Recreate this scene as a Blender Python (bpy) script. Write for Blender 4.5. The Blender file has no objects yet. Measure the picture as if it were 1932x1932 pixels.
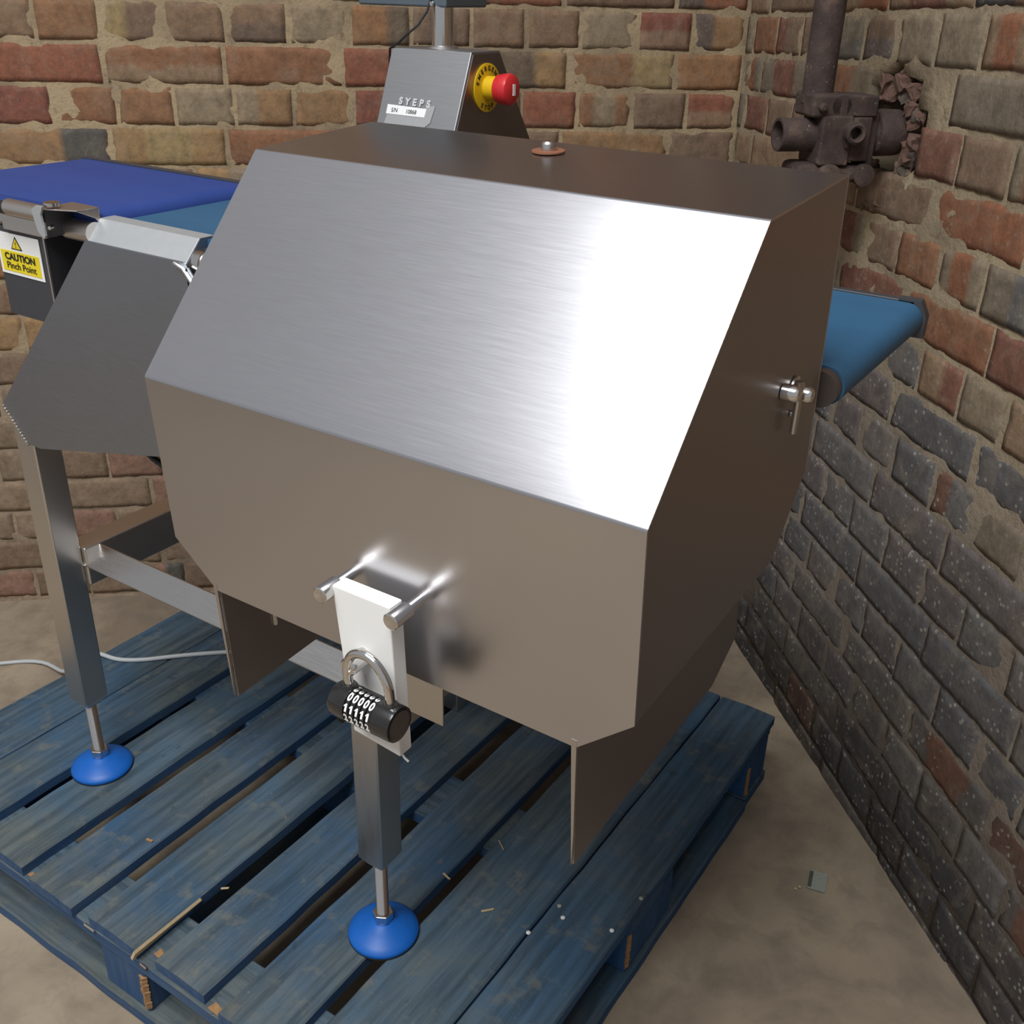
import bpy, bmesh, math, random
from mathutils import Vector, Matrix, noise
random.seed(7)
S = bpy.context.scene
COL = S.collection

# ------------------------------------------------------------------ camera
FPX = 1966.7
cam = bpy.data.cameras.new('camera'); cam.sensor_width = 36.0; cam.sensor_height = 36.0
cam.lens = FPX / 1932 * 36.0; cam.clip_start = 0.02
co = bpy.data.objects.new('camera', cam); COL.objects.link(co)
r_ = Vector((0.83146, 0.55511, 0.02294)); d_ = Vector((0.26788, -0.36439, -0.89189)); f_ = Vector((-0.48673, 0.74772, -0.45168))
co.matrix_world = Matrix(((r_.x, -d_.x, -f_.x, 0), (r_.y, -d_.y, -f_.y, 0), (r_.z, -d_.z, -f_.z, 1.18), (0, 0, 0, 1)))
S.camera = co

# ------------------------------------------------------------------ world, light, exposure
W = bpy.data.worlds.new('world'); S.world = W; W.use_nodes = True
bg = W.node_tree.nodes['Background']; bg.inputs[0].default_value = (0.92, 0.95, 1.0, 1); bg.inputs[1].default_value = 0.27
def area(name, loc, target, sx, sy, power, color):
    l = bpy.data.lights.new(name, 'AREA'); l.shape = 'RECTANGLE'; l.size = sx; l.size_y = sy; l.energy = power; l.color = color
    o = bpy.data.objects.new(name, l); COL.objects.link(o); o.location = loc
    o.rotation_euler = (Vector(target) - Vector(loc)).to_track_quat('-Z', 'Y').to_euler()
    return o
area('roof_light', (-0.42, -1.1, 3.6), (-0.42, -1.0, 0.0), 2.0, 1.9, 114, (0.97, 0.985, 1.0))
S.view_settings.view_transform = 'Standard'; S.view_settings.look = 'None'
S.view_settings.exposure = 0.6; S.view_settings.gamma = 1.0; S.view_settings.use_curve_mapping = False

# ------------------------------------------------------------------ material helpers
def srgb(r, g, b):
    f = lambda c: ((c / 255 + .055) / 1.055) ** 2.4 if c > 10 else c / 255 / 12.92
    return (f(r), f(g), f(b), 1)
class NT:
    def __init__(s, name):
        s.m = bpy.data.materials.new(name); s.m.use_nodes = True; s.t = s.m.node_tree
        s.p = s.t.nodes['Principled BSDF']
    def n(s, typ, **kw):
        nd = s.t.nodes.new(typ)
        for k, v in kw.items():
            if hasattr(nd, k): setattr(nd, k, v)
        return nd
    def l(s, a, b): s.t.links.new(a, b)
    def coord(s, scale=(1, 1, 1), rnd=False, out='Object', rot=(0, 0, 0)):
        tc = s.n('ShaderNodeTexCoord'); mp = s.n('ShaderNodeMapping'); mp.inputs['Scale'].default_value = scale
        mp.inputs['Rotation'].default_value = rot
        s.l(tc.outputs[out], mp.inputs['Vector'])
        if rnd:
            oi = s.n('ShaderNodeObjectInfo'); mu = s.n('ShaderNodeMath', operation='MULTIPLY'); mu.inputs[1].default_value = 37.0
            s.l(oi.outputs['Random'], mu.inputs[0]); cb = s.n('ShaderNodeCombineXYZ')
            for i in range(3): s.l(mu.outputs[0], cb.inputs[i])
            s.l(cb.outputs[0], mp.inputs['Location'])
        return mp.outputs['Vector']
    def noise(s, vec, scale, detail=4, rough=.55, dist=0):
        nd = s.n('ShaderNodeTexNoise'); nd.inputs['Scale'].default_value = scale; nd.inputs['Detail'].default_value = detail
        nd.inputs['Roughness'].default_value = rough; nd.inputs['Distortion'].default_value = dist
        if vec: s.l(vec, nd.inputs['Vector'])
        return nd.outputs['Fac']
    def ramp(s, fac, stops):
        nd = s.n('ShaderNodeValToRGB'); e = nd.color_ramp.elements
        while len(e) < len(stops): e.new(.5)
        for i, (p, c) in enumerate(stops):
            e[i].position = p; e[i].color = c if len(c) == 4 else (*c, 1)
        s.l(fac, nd.inputs[0]); return nd.outputs['Color']
    def mix(s, fac, a, b, mode='MIX'):
        nd = s.n('ShaderNodeMix'); nd.data_type = 'RGBA'; nd.blend_type = mode
        for v, i in ((fac, 0), (a, 6), (b, 7)):
            if isinstance(v, (int, float)): nd.inputs[i].default_value = v
            elif isinstance(v, tuple): nd.inputs[i].default_value = v
            else: s.l(v, nd.inputs[i])
        return nd.outputs[2]
    def bump(s, h, strength, dist=.001, prev=None):
        nd = s.n('ShaderNodeBump'); nd.inputs['Strength'].default_value = strength; nd.inputs['Distance'].default_value = dist
        s.l(h, nd.inputs['Height'])
        if prev: s.l(prev, nd.inputs['Normal'])
        s.l(nd.outputs[0], s.p.inputs['Normal']); return nd.outputs[0]
    def set(s, **kw):
        for k, v in kw.items():
            i = s.p.inputs[k.replace('_', ' ')]
            if hasattr(v, 'links'): s.l(v, i)
            else: i.default_value = v
        return s
g1 = lambda v: (v, v, v, 1)

def steel(name, color, rough=.3, axis=0, streak=.08, wave=0.0):
    t = NT(name); sc = [60, 60, 60]; sc[axis] = 2.5
    v = t.coord(tuple(sc), out='Object')
    n1 = t.noise(v, 12, 3, .6)
    v2 = t.coord((1, 1, 1)); n2 = t.noise(v2, 6, 3, .5)
    rr = t.ramp(n1, [(.3, g1(rough - streak)), (.7, g1(rough + streak))])
    col = t.mix(n2, color, tuple(min(1, c * 1.12) for c in color[:3]) + (1,))
    t.set(Metallic=1.0, Base_Color=col, Roughness=rr)
    b = t.bump(n1, .0015, .001)
    if wave: 
        n3 = t.noise(t.coord((1, 1, 1)), 3.2, 1, .4); t.bump(n3, wave, .02, b)
    return t.m
def plain(name, color, rough=.5, metal=0.0, bump=0, bscale=80, coat=0, spec=.5, var=.12):
    t = NT(name); v = t.coord((1, 1, 1)); n = t.noise(v, bscale, 4)
    dk = tuple(c * (1 - var) for c in color[:3]) + (1,)
    t.set(Base_Color=t.mix(n, dk, color), Roughness=rough, Metallic=metal, Coat_Weight=coat, Specular_IOR_Level=spec)
    if bump: t.bump(n, bump, .001)
    return t.m

M = {}
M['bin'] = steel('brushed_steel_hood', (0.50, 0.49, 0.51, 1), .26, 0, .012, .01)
M['binside'] = steel('brushed_steel_side_shaded', (0.30, 0.275, 0.265, 1), .36, 1, .02)  # hood steel darkened and browned, painting in the reflection of the shaded wall
M['frame'] = steel('brushed_steel_frame', (0.60, 0.57, 0.54, 1), .36, 2, .03)
M['framex'] = steel('brushed_steel_bar', (0.50, 0.48, 0.465, 1), .28, 0, .05)
M['dull'] = steel('satin_grey_plate', (0.31, 0.325, 0.36, 1), .42, 0, .04)
M['pale'] = plain('pale_brushed_cap', (0.52, 0.54, 0.55, 1), .5, .6)
M['bright'] = plain('bright_steel', (0.68, 0.66, 0.64, 1), .22, 1.0, .02, 200)
M['chrome'] = plain('chrome', (0.72, 0.70, 0.68, 1), .12, 1.0)
M['weld'] = plain('weld_bead', (0.8, 0.78, 0.74, 1), .35, 1.0, .6, 300)
M['darksteel'] = plain('dark_grey_steel', (0.085, 0.085, 0.095, 1), .5, .55)
M['blackhole'] = plain('black_plastic_and_bore_shade', (0.012, 0.012, 0.013, 1), .6)  # also on the pipe bore discs, where the black stands for shade
M['nylon'] = plain('white_nylon', (0.78, 0.77, 0.74, 1), .45, 0, .02, 60, var=.04)
M['foot'] = plain('blue_plastic_foot', (0.004, 0.125, 0.52, 1), .45, 0, .02, 60, var=.25)
M['lock'] = plain('black_gloss_lock', (0.013, 0.012, 0.012, 1), .22, 0, 0, 40, .4)
M['lockend'] = plain('brown_grey_lock_end', (0.16, 0.13, 0.115, 1), .4, .7)
M['white'] = plain('white_paint', (0.82, 0.82, 0.80, 1), .5, var=.05)
M['yellow'] = plain('yellow_plastic', (0.72, 0.46, 0.01, 1), .4, 0, 0, 40, var=.1)
M['red'] = plain('red_plastic', (0.62, 0.025, 0.03, 1), .35, 0, 0, 40, .2, var=.1)
M['black'] = plain('black_ink', (0.015, 0.014, 0.012, 1), .6)
M['cable'] = plain('black_cable', (0.012, 0.011, 0.012, 1), .5)
M['wcable'] = plain('grey_white_cable', (0.50, 0.52, 0.52, 1), .5)
M['film'] = plain('torn_foil_label', (0.42, 0.42, 0.42, 1), .5, .4, .1, 90)
M['yellowlab'] = plain('label_yellow', (0.78, 0.62, 0.015, 1), .5, var=.05)
M['film2'] = plain('flaking_white_letters', (.62, .62, .61, 1), .6, var=.3)
M['rust'] = plain('rust_washer', (0.20, 0.075, 0.035, 1), .8, 0, .3, 300)
M['housing'] = steel('satin_housing', (0.40, 0.40, 0.405, 1), .42, 0, .02)
M['display'] = plain('blue_grey_enclosure', (0.18, 0.22, 0.25, 1), .4, .7)
M['woodraw'] = plain('raw_splintered_wood', (0.42, 0.23, 0.10, 1), .85, 0, 1.0, 160, var=.5)
M['woodpale'] = plain('pale_split_wood', (0.55, 0.42, 0.25, 1), .85, 0, .6, 160, var=.3)
M['tag'] = plain('grey_green_card', (0.36, 0.39, 0.32, 1), .7, 0, .1, 200, var=.3)
M['tagdark'] = plain('dark_card_edge', (0.10, 0.11, 0.08, 1), .7, var=.4)

def belt(name, c1, c2):
    t = NT(name); n = t.noise(t.coord((.6, 6, 1)), 3, 3); n2 = t.noise(t.coord((1, 1, 1)), 900, 2)
    t.set(Base_Color=t.mix(n, c1, c2), Roughness=.55, Specular_IOR_Level=.35); t.bump(n2, .12, .0005); return t.m
M['beltblue'] = belt('royal_blue_belt', (0.018, 0.045, 0.21, 1), (0.03, 0.065, 0.25, 1))
M['beltslate'] = belt('slate_blue_belt', (0.02, 0.085, 0.17, 1), (0.035, 0.115, 0.21, 1))

def rusty():
    t = NT('rusty_iron'); v = t.coord((1, 1, 1)); n = t.noise(v, 25, 6, .65); n2 = t.noise(v, 140, 4)
    c = t.ramp(n, [(.3, (.030, .020, .018)), (.55, (.062, .040, .034)), (.75, (.13, .085, .06))])
    sp = t.ramp(n2, [(.66, g1(0)), (.72, g1(1))])
    t.set(Base_Color=t.mix(sp, c, (.22, .17, .13, 1)), Roughness=.85); t.bump(n, .8, .004); return t.m
M['rusty'] = rusty()

def blue_wood(name, faded, axis=1):
    t = NT(name); sc = [14, 14, 14]; sc[axis] = .9
    v = t.coord(tuple(sc), rnd=True); g = t.noise(v, 5, 6, .62)
    v2 = t.coord((1, 1, 1), rnd=True); big = t.noise(v2, 5.5, 4, .6, .4); mid = t.noise(v2, 26, 5, .65); fine = t.noise(v2, 230, 3)
    oi = t.n('ShaderNodeObjectInfo')
    blue = t.mix(oi.outputs['Random'], (.030, .088, .18, 1), (.048, .115, .195, 1))
    grey = (.108, .128, .124, 1)
    f = t.ramp(big, [(.34, g1(faded * .15)), (.64, g1(faded))])
    c = t.mix(f, blue, grey)
    tc = t.n('ShaderNodeTexCoord'); sy = t.n('ShaderNodeSeparateXYZ'); t.l(tc.outputs['Object'], sy.inputs[0])
    ad = t.n('ShaderNodeMath', operation='MULTIPLY_ADD'); t.l(mid, ad.inputs[0]); ad.inputs[1].default_value = -.35; t.l(sy.outputs['Y'], ad.inputs[2])
    c = t.mix(t.ramp(ad.outputs[0], [(.34, g1(.8)), (.50, g1(0))]), c, (.135, .142, .122, 1))   # board ends worn back to grey wood
    c = t.mix(t.ramp(g, [(.36, g1(.7)), (.60, g1(0))]), c, (.026, .044, .060, 1))
    c = t.mix(t.ramp(mid, [(.57, g1(0)), (.70, g1(.55))]), c, (.15, .155, .135, 1))
    c = t.mix(t.ramp(mid, [(.22, g1(.75)), (.34, g1(0))]), c, (.012, .018, .022, 1))
    c = t.mix(t.ramp(fine, [(.70, g1(0)), (.76, g1(.5))]), c, (.30, .29, .25, 1))
    ge = t.n('ShaderNodeNewGeometry'); sx = t.n('ShaderNodeSeparateXYZ'); t.l(ge.outputs['True Normal'], sx.inputs[0])
    side = t.ramp(sx.outputs['Z'], [(.3, g1(.55)), (.6, g1(0))])   # the edges keep more of their paint than the trodden tops
    c = t.mix(side, c, (.010, .070, .21, 1))
    t.set(Base_Color=c, Roughness=.78, Specular_IOR_Level=.25)
    b = t.bump(g, .35, .002); t.bump(fine, .25, .001, b); return t.m
M['slat'] = blue_wood('weathered_blue_board', .85, 1)
M['slatx'] = blue_wood('weathered_blue_cross_board', .9, 0)
M['block'] = blue_wood('blue_painted_block', .12, 2)

def floor_mat():
    t = NT('dusty_concrete'); v = t.coord((1, 1, 1)); a = t.noise(v, 2.2, 6, .6, .5); b = t.noise(v, 14, 6, .65, .3); c = t.noise(v, 120, 3)
    col = t.ramp(a, [(.34, (.23, .18, .130)), (.52, (.33, .265, .190)), (.68, (.43, .35, .24))])
    col = t.mix(t.ramp(b, [(.35, g1(.45)), (.55, g1(0))]), col, (.15, .118, .092, 1))
    col = t.mix(t.ramp(c, [(.70, g1(0)), (.78, g1(.35))]), col, (.38, .34, .28, 1))
    t.set(Base_Color=col, Roughness=.85, Specular_IOR_Level=.3); bb = t.bump(b, .3, .004); t.bump(c, .2, .001, bb); return t.m
M['floor'] = floor_mat()

def brick_mat():
    t = NT('old_brick'); at = t.n('ShaderNodeAttribute'); at.attribute_name = 'col'
    v = t.coord((1, 1, 1)); n = t.noise(v, 60, 8, .72); n2 = t.noise(v, 16, 8, .72, 1.2); vv = t.coord((1, 1, .35)); n3 = t.noise(vv, 120, 5, .7)
    c = t.mix(t.ramp(n, [(.3, g1(.5)), (.6, g1(0))]), at.outputs['Color'], (.05, .038, .03, 1))
    c = t.mix(t.ramp(n2, [(.50, g1(0)), (.60, g1(.45)), (.75, g1(.7))]), c, t.mix(.55, at.outputs['Color'], (.25, .20, .145, 1)))
    sp = t.n('ShaderNodeTexVoronoi'); sp.inputs['Scale'].default_value = 85; t.l(v, sp.inputs['Vector'])
    m1 = t.ramp(sp.outputs['Distance'], [(.0, g1(1)), (.22, g1(1)), (.30, g1(0))])
    wn = t.noise(v, 30, 3); msk = t.ramp(wn, [(.47, g1(0)), (.54, g1(1))])
    sep = t.n('ShaderNodeMath', operation='MULTIPLY'); t.l(m1, sep.inputs[0]); t.l(msk, sep.inputs[1])
    s2 = t.n('ShaderNodeMath', operation='MULTIPLY'); t.l(sep.outputs[0], s2.inputs[0]); t.l(at.outputs['Alpha'], s2.inputs[1])
    c = t.mix(s2.outputs[0], c, (.27, .26, .22, 1))
    t.set(Base_Color=c, Roughness=.92, Specular_IOR_Level=.2)
    b = t.bump(n, .55, .004); t.bump(n3, .45, .0025, b); return t.m
M['brick'] = brick_mat()
def mortar_mat():
    t = NT('lime_mortar'); at = t.n('ShaderNodeAttribute'); at.attribute_name = 'col'
    v = t.coord((1, 1, 1)); n = t.noise(v, 60, 6, .7); n2 = t.noise(v, 7, 4)
    c = t.mix(t.ramp(n2, [(.35, g1(.5)), (.6, g1(0))]), at.outputs['Color'], (.13, .10, .075, 1))
    c = t.mix(t.ramp(n, [(.28, g1(.6)), (.45, g1(0))]), c, (.07, .055, .045, 1))
    t.set(Base_Color=c, Roughness=.95, Specular_IOR_Level=.1); t.bump(n, .8, .005); return t.m
M['mortar'] = mortar_mat()

# ------------------------------------------------------------------ mesh helpers
class MB:
    """collects shapes, then links them as one mesh object"""
    def __init__(s): s.v = []; s.f = []; s.sm = []
    def add(s, vs, fs, smooth=False):
        b = len(s.v); s.v += [tuple(v) for v in vs]; s.f += [tuple(i + b for i in f) for f in fs]; s.sm += [smooth] * len(fs); return s
    def box(s, x0, x1, y0, y1, z0, z1):
        vs = [(x, y, z) for x in (x0, x1) for y in (y0, y1) for z in (z0, z1)]
        return s.add(vs, [(0, 1, 3, 2), (4, 6, 7, 5), (0, 4, 5, 1), (2, 3, 7, 6), (0, 2, 6, 4), (1, 5, 7, 3)])
    def prism(s, poly, off):
        """poly: 3D points in a plane, off: extrusion vector"""
        n = len(poly); off = Vector(off); vs = [Vector(p) for p in poly] + [Vector(p) + off for p in poly]
        fs = [tuple(range(n)), tuple(range(2 * n - 1, n - 1, -1))] + [(i, n + i, n + (i + 1) % n, (i + 1) % n) for i in range(n)]
        return s.add(vs, fs)
    def tube(s, path, r, seg=16, caps=True, smooth=True):
        P = [Vector(p) for p in path]; n = len(P); R = r if isinstance(r, (list, tuple)) else [r] * n
        t0 = (P[1] - P[0]).normalized(); up = Vector((0, 0, 1)) if abs(t0.z) < .9 else Vector((1, 0, 0))
        nx = t0.cross(up).normalized(); vs = []
        for i in range(n):
            t = ((P[min(i + 1, n - 1)] - P[i]).normalized() + (P[i] - P[max(i - 1, 0)]).normalized())
            t = t.normalized() if t.length > 0 else t0
            nx = (nx - t * nx.dot(t)).normalized(); ny = t.cross(nx)
            for k in range(seg):
                a = 2 * math.pi * k / seg; vs.append(P[i] + (nx * math.cos(a) + ny * math.sin(a)) * R[i])
        fs = [(i * seg + k, i * seg + (k + 1) % seg, (i + 1) * seg + (k + 1) % seg, (i + 1) * seg + k) for i in range(n - 1) for k in range(seg)]
        s.add(vs, fs, smooth)
        if caps:
            s.add(vs[:seg], [tuple(range(seg - 1, -1, -1))]); s.add(vs[-seg:], [tuple(range(seg))])
        return s
    def cyl(s, a, b, r, seg=24, r2=None): return s.tube([a, b], [r, r if r2 is None else r2], seg)
    def lathe(s, prof, org, axis=(0, 0, 1), seg=40):
        """prof: (radius, height) along axis"""
        a = Vector(axis).normalized(); up = Vector((1, 0, 0)) if abs(a.x) < .9 else Vector((0, 1, 0))
        x = a.cross(up).normalized(); y = a.cross(x); o = Vector(org); vs = []
        for (r, h) in prof:
            for k in range(seg):
                t = 2 * math.pi * k / seg; vs.append(o + a * h + (x * math.cos(t) + y * math.sin(t)) * r)
        n = len(prof)
        fs = [(i * seg + k, i * seg + (k + 1) % seg, (i + 1) * seg + (k + 1) % seg, (i + 1) * seg + k) for i in range(n - 1) for k in range(seg)]
        s.add(vs, fs, True)
        if prof[0][0] > 1e-6: s.add(vs[:seg], [tuple(range(seg - 1, -1, -1))])
        if prof[-1][0] > 1e-6: s.add(vs[-seg:], [tuple(range(seg))])
        return s
    def build(s, name, mat, parent=None, bevel=0, loc=None, autosmooth=True):
        me = bpy.data.meshes.new(name); me.from_pydata(s.v, [], s.f); me.update()
        bm = bmesh.new(); bm.from_mesh(me); bmesh.ops.remove_doubles(bm, verts=bm.verts, dist=1e-6)
        bmesh.ops.dissolve_degenerate(bm, dist=1e-7, edges=bm.edges)
        bmesh.ops.recalc_face_normals(bm, faces=bm.faces); bm.to_mesh(me); bm.free()
        for p in me.polygons: p.use_smooth = True
        try: me.set_sharp_from_angle(angle=math.radians(35))
        except Exception: pass
        me.materials.append(mat)
        o = bpy.data.objects.new(name, me); COL.objects.link(o)
        if parent: o.parent = parent; o.matrix_parent_inverse = parent.matrix_basis.inverted()
        if bevel:
            b = o.modifiers.new('bevel', 'BEVEL'); b.width = bevel; b.segments = 3; b.limit_method = 'ANGLE'; b.angle_limit = math.radians(40)
            b.harden_normals = True
        return o
def thing(name, label, cat, loc, group=None):
    o = bpy.data.objects.new(name, None); COL.objects.link(o); o.location = loc; o.empty_display_size = .05
    o['label'] = label; o['category'] = cat
    if group: o['group'] = group
    return o
def tag(o, label, cat, group=None):
    o['label'] = label; o['category'] = cat
    if group: o['group'] = group
    return o
def text(name, body, size, origin, ux, uy, mat, parent, squeeze=1.0, bold=0.0, align='LEFT', depth=.0003):
    """flat lettering lying in the plane (ux, uy)"""
    cu = bpy.data.curves.new(name, 'FONT'); cu.body = body; cu.size = size; cu.offset = bold; cu.extrude = depth; cu.align_x = align
    tmp = bpy.data.objects.new('tmp', cu); COL.objects.link(tmp)
    dg = bpy.context.evaluated_depsgraph_get(); dg.update()
    me = bpy.data.meshes.new_from_object(tmp.evaluated_get(dg)); me.name = name
    bpy.data.objects.remove(tmp)
    ux = Vector(ux).normalized(); uy = Vector(uy).normalized(); uz = ux.cross(uy)
    for v in me.vertices:
        p = v.co.copy(); v.co = Vector(origin) + ux * (p.x * squeeze) + uy * p.y + uz * p.z
    me.materials.clear(); me.materials.append(mat)
    o = bpy.data.objects.new(name, me); COL.objects.link(o)
    if parent: o.parent = parent; o.matrix_parent_inverse = parent.matrix_basis.inverted()
    return o

# ------------------------------------------------------------------ setting: floor and brick walls
ZF = -0.1475
COR = Vector((-0.8968, 2.2054, 0))
DB = Vector((-math.cos(math.radians(41.73)), -math.sin(math.radians(41.73)), 0))   # along back wall, away from the corner
DR = Vector((math.cos(math.radians(-46.05)), math.sin(math.radians(-46.05)), 0))   # along right wall, away from the corner
NB = Vector((-DB.y, DB.x, 0)) * 1.0
if NB.dot(-COR) < 0: NB = -NB
NR = Vector((-DR.y, DR.x, 0))
if NR.dot(-COR) < 0: NR = -NR

fl = MB(); N = 60
pts = []; fs = []
for i in range(N + 1):
    for j in range(N + 1):
        x = -4.5 + 8.0 * i / N; y = -3.5 + 7.2 * j / N
        pts.append((x, y, ZF + .002 * noise.noise(Vector((x * 3, y * 3, 0))) - .002))
for i in range(N):
    for j in range(N):
        a = i * (N + 1) + j; fs.append((a, a + N + 1, a + N + 2, a + 1))
fl.add(pts, fs, True); o = fl.build('floor', M['floor']); o['kind'] = 'structure'

def brick_wall(name, org, d, n, length, height, courses, pal, hole=None, detail_t=2.2, detail_z=1.3, zshift=None):
    rnd = random.Random(len(name) * 11)
    V = []; F = []; C = []; MI = []
    def put(t, z, o): p = org + d * t + n * o; V.append((p.x, p.y, z))
    def zs(t, z): return z + (zshift(t, z) if zshift else 0)
    for ci, (z0, z1, kind, off) in enumerate(courses):
        if z0 > height: break
        step = .2265 if kind == 's' else .1135
        t = off - step
        while t < length:
            w = step + rnd.uniform(-.006, .006); a = t; b = t + w; t = b
            a = max(a, 0.0); b = min(b, length)
            if b - a < .02: continue
            tm = (a + b) / 2; zm = (z0 + z1) / 2
            if hole and hole(tm, zm) > .1: continue
            g = rnd.uniform(.003, .006); gz = rnd.uniform(.003, .005)
            if zm < .5: g *= .8; gz *= .75
            a += g; b -= g; u0 = z0 + gz; u1 = z1 - gz
            base, band, bp, speck = pal(rnd, tm, zm)
            fine = tm < detail_t and zm < detail_z
            nx = max(2, int((b - a) / .011)) if fine else 2; nz = 7 if fine else 1
            o0 = rnd.uniform(-.0015, .002); sk = rnd.uniform(-.0015, .0015); sd = rnd.random() * 100
            s0 = len(V)
            for i in range(nx + 1):
                for j in range(nz + 1):
                    fx = i / nx; fz = j / nz
                    ex = 2 * fx - 1; ez = 2 * fz - 1
                    tt = a + (b - a) * fx; zz = u0 + (u1 - u0) * fz
                    if fine:
                        q = Vector((tt * 60 + sd, zz * 60, sd)); q2 = Vector((tt * 22 + sd, zz * 22, 3))
                        rim = max(abs(ex) ** (6 if kind == 'h' else 12), abs(ez) ** 5)
                        out = o0 + sk * ex + .0012 * noise.noise(q) + .0016 * noise.noise(q2) - .0022 * rim
                        tt += .0022 * noise.noise(q + Vector((9, 0, 0))) * (1 if abs(ex) > .99 else .3)
                        zz += .0020 * noise.noise(q + Vector((0, 9, 0))) * (1 if abs(ez) > .99 else .3)
                    else: out = o0
                    put(tt, zs(tt, zz), out)
                    k = 0.0
                    if band is not None:
                        wob = .06 * noise.noise(Vector((zz * 30, sd, tt * 10)))
                        if bp == 0: k = 1 if abs(fx - .5 + wob) < .22 else 0
                        elif bp == 1: k = 1 if fx + wob < .38 else 0
                        elif bp == 2: k = 1 if fx + wob > .62 else 0
                        else: k = .6 if fz + wob < .45 else 0
                    mv = 1 + .16 * noise.noise(Vector((tt * 35, zz * 35, sd)))
                    c = [(base[m] * (1 - k) + (band[m] if band is not None else 0) * k) * mv for m in range(3)]
                    C.append((*c, speck))
            W_ = nz + 1
            for i in range(nx):
                for j in range(nz):
                    q = s0 + i * W_ + j; F.append((q, q + W_, q + W_ + 1, q + 1)); MI.append(0)
            # sides
            ring = [s0 + i * W_ for i in range(nx + 1)] + [s0 + nx * W_ + j for j in range(1, nz + 1)] + [s0 + i * W_ + nz for i in range(nx - 1, -1, -1)] + [s0 + j for j in range(nz - 1, 0, -1)]
            b0 = len(V)
            for q in ring:
                p = Vector(V[q]) - n * .02; V.append(tuple(p)); C.append(C[q])
            L = len(ring)
            for i in range(L): F.append((ring[i], b0 + i, b0 + (i + 1) % L, ring[(i + 1) % L])); MI.append(0)
    # mortar bed
    nt = int(length / .03); nzv = int((height - ZF + .05) / .02)
    s0 = len(V)
    for i in range(nt + 1):
        for j in range(nzv + 1):
            t = -.03 + (length + .03) * i / nt; z = ZF - .05 + (height - ZF + .05) * j / nzv
            h = hole(t, z) if hole else 0
            out = -.0028 + .0028 * noise.noise(Vector((t * 25, z * 25, 5))) - .11 * max(0, min(1, h)) ** .5 + (.02 * noise.noise(Vector((t * 40, z * 40, 1))) if h > .05 else 0)
            put(t, z, out)
            mc = pal(None, t, z)
            k = 1 if h <= .05 else .3  # shade of the hole painted in: mortar colour darkened inside the recess
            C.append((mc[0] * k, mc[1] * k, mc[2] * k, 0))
    W_ = nzv + 1
    for i in range(nt):
        for j in range(nzv):
            q = s0 + i * W_ + j; F.append((q, q + W_, q + W_ + 1, q + 1)); MI.append(1)
    # thickness behind
    s1 = len(V)
    for (t, z) in ((-.03, ZF - .05), (length, ZF - .05), (length, height), (-.03, height)):
        put(t, z, -.22); C.append((.2, .17, .13, 0))
    F.append((s1, s1 + 3, s1 + 2, s1 + 1)); MI.append(1)
    c4 = [s0, s0 + nt * W_, s0 + nt * W_ + nzv, s0 + nzv]
    for i in range(4): F.append((c4[i], s1 + i, s1 + (i + 1) % 4, c4[(i + 1) % 4])); MI.append(1)
    me = bpy.data.meshes.new(name); me.from_pydata(V, [], F); me.update()
    at = me.color_attributes.new('col', 'FLOAT_COLOR', 'POINT')
    flat = [x for c in C for x in c]; at.data.foreach_set('color', flat)
    me.materials.append(M['brick']); me.materials.append(M['mortar'])
    me.polygons.foreach_set('material_index', MI); me.polygons.foreach_set('use_smooth', [True] * len(F))
    bm = bmesh.new(); bm.from_mesh(me); bmesh.ops.recalc_face_normals(bm, faces=bm.faces); bm.to_mesh(me); bm.free()
    o = bpy.data.objects.new(name, me); COL.objects.link(o); o['kind'] = 'structure'
    return o

L = lambda r, g, b: srgb(r, g, b)[:3]
BACK = [L(150, 118, 86), L(144, 108, 80), L(136, 110, 88), L(156, 126, 90), L(142, 102, 76), L(128, 106, 88), L(150, 112, 80)]
REDS = [L(144, 94, 74), L(134, 86, 72), L(148, 98, 74)]
DARKB = [L(104, 90, 82), L(96, 92, 86), L(112, 96, 80)]
TAN = [L(158, 136, 98), L(150, 132, 108)]
def pal_back(rnd, t, z):
    if rnd is None: return L(172, 152, 122) if z > .45 else L(160, 142, 120)
    r = rnd.random()
    if z < .45: base = rnd.choice([L(142, 122, 102), L(134, 112, 92), L(148, 126, 104), L(150, 116, 98)]); sp = .25
    else:
        redp = .08 if t > .8 else .30
        base = rnd.choice(REDS) if r < redp else (rnd.choice(TAN) if r > .88 else rnd.choice(BACK)); sp = .15
    band = rnd.choice(DARKB + TAN) if rnd.random() < (.35 if z > .45 else .1) else None
    return base, band, rnd.randrange(4), sp
GREY = [L(104, 101, 99), L(96, 94, 94), L(112, 106, 101), L(102, 95, 93)]
UPR = [L(134, 120, 100), L(124, 112, 96), L(140, 116, 92), L(128, 106, 88)]
ORG = [L(136, 98, 74), L(140, 94, 70), L(124, 86, 72)]
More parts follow.
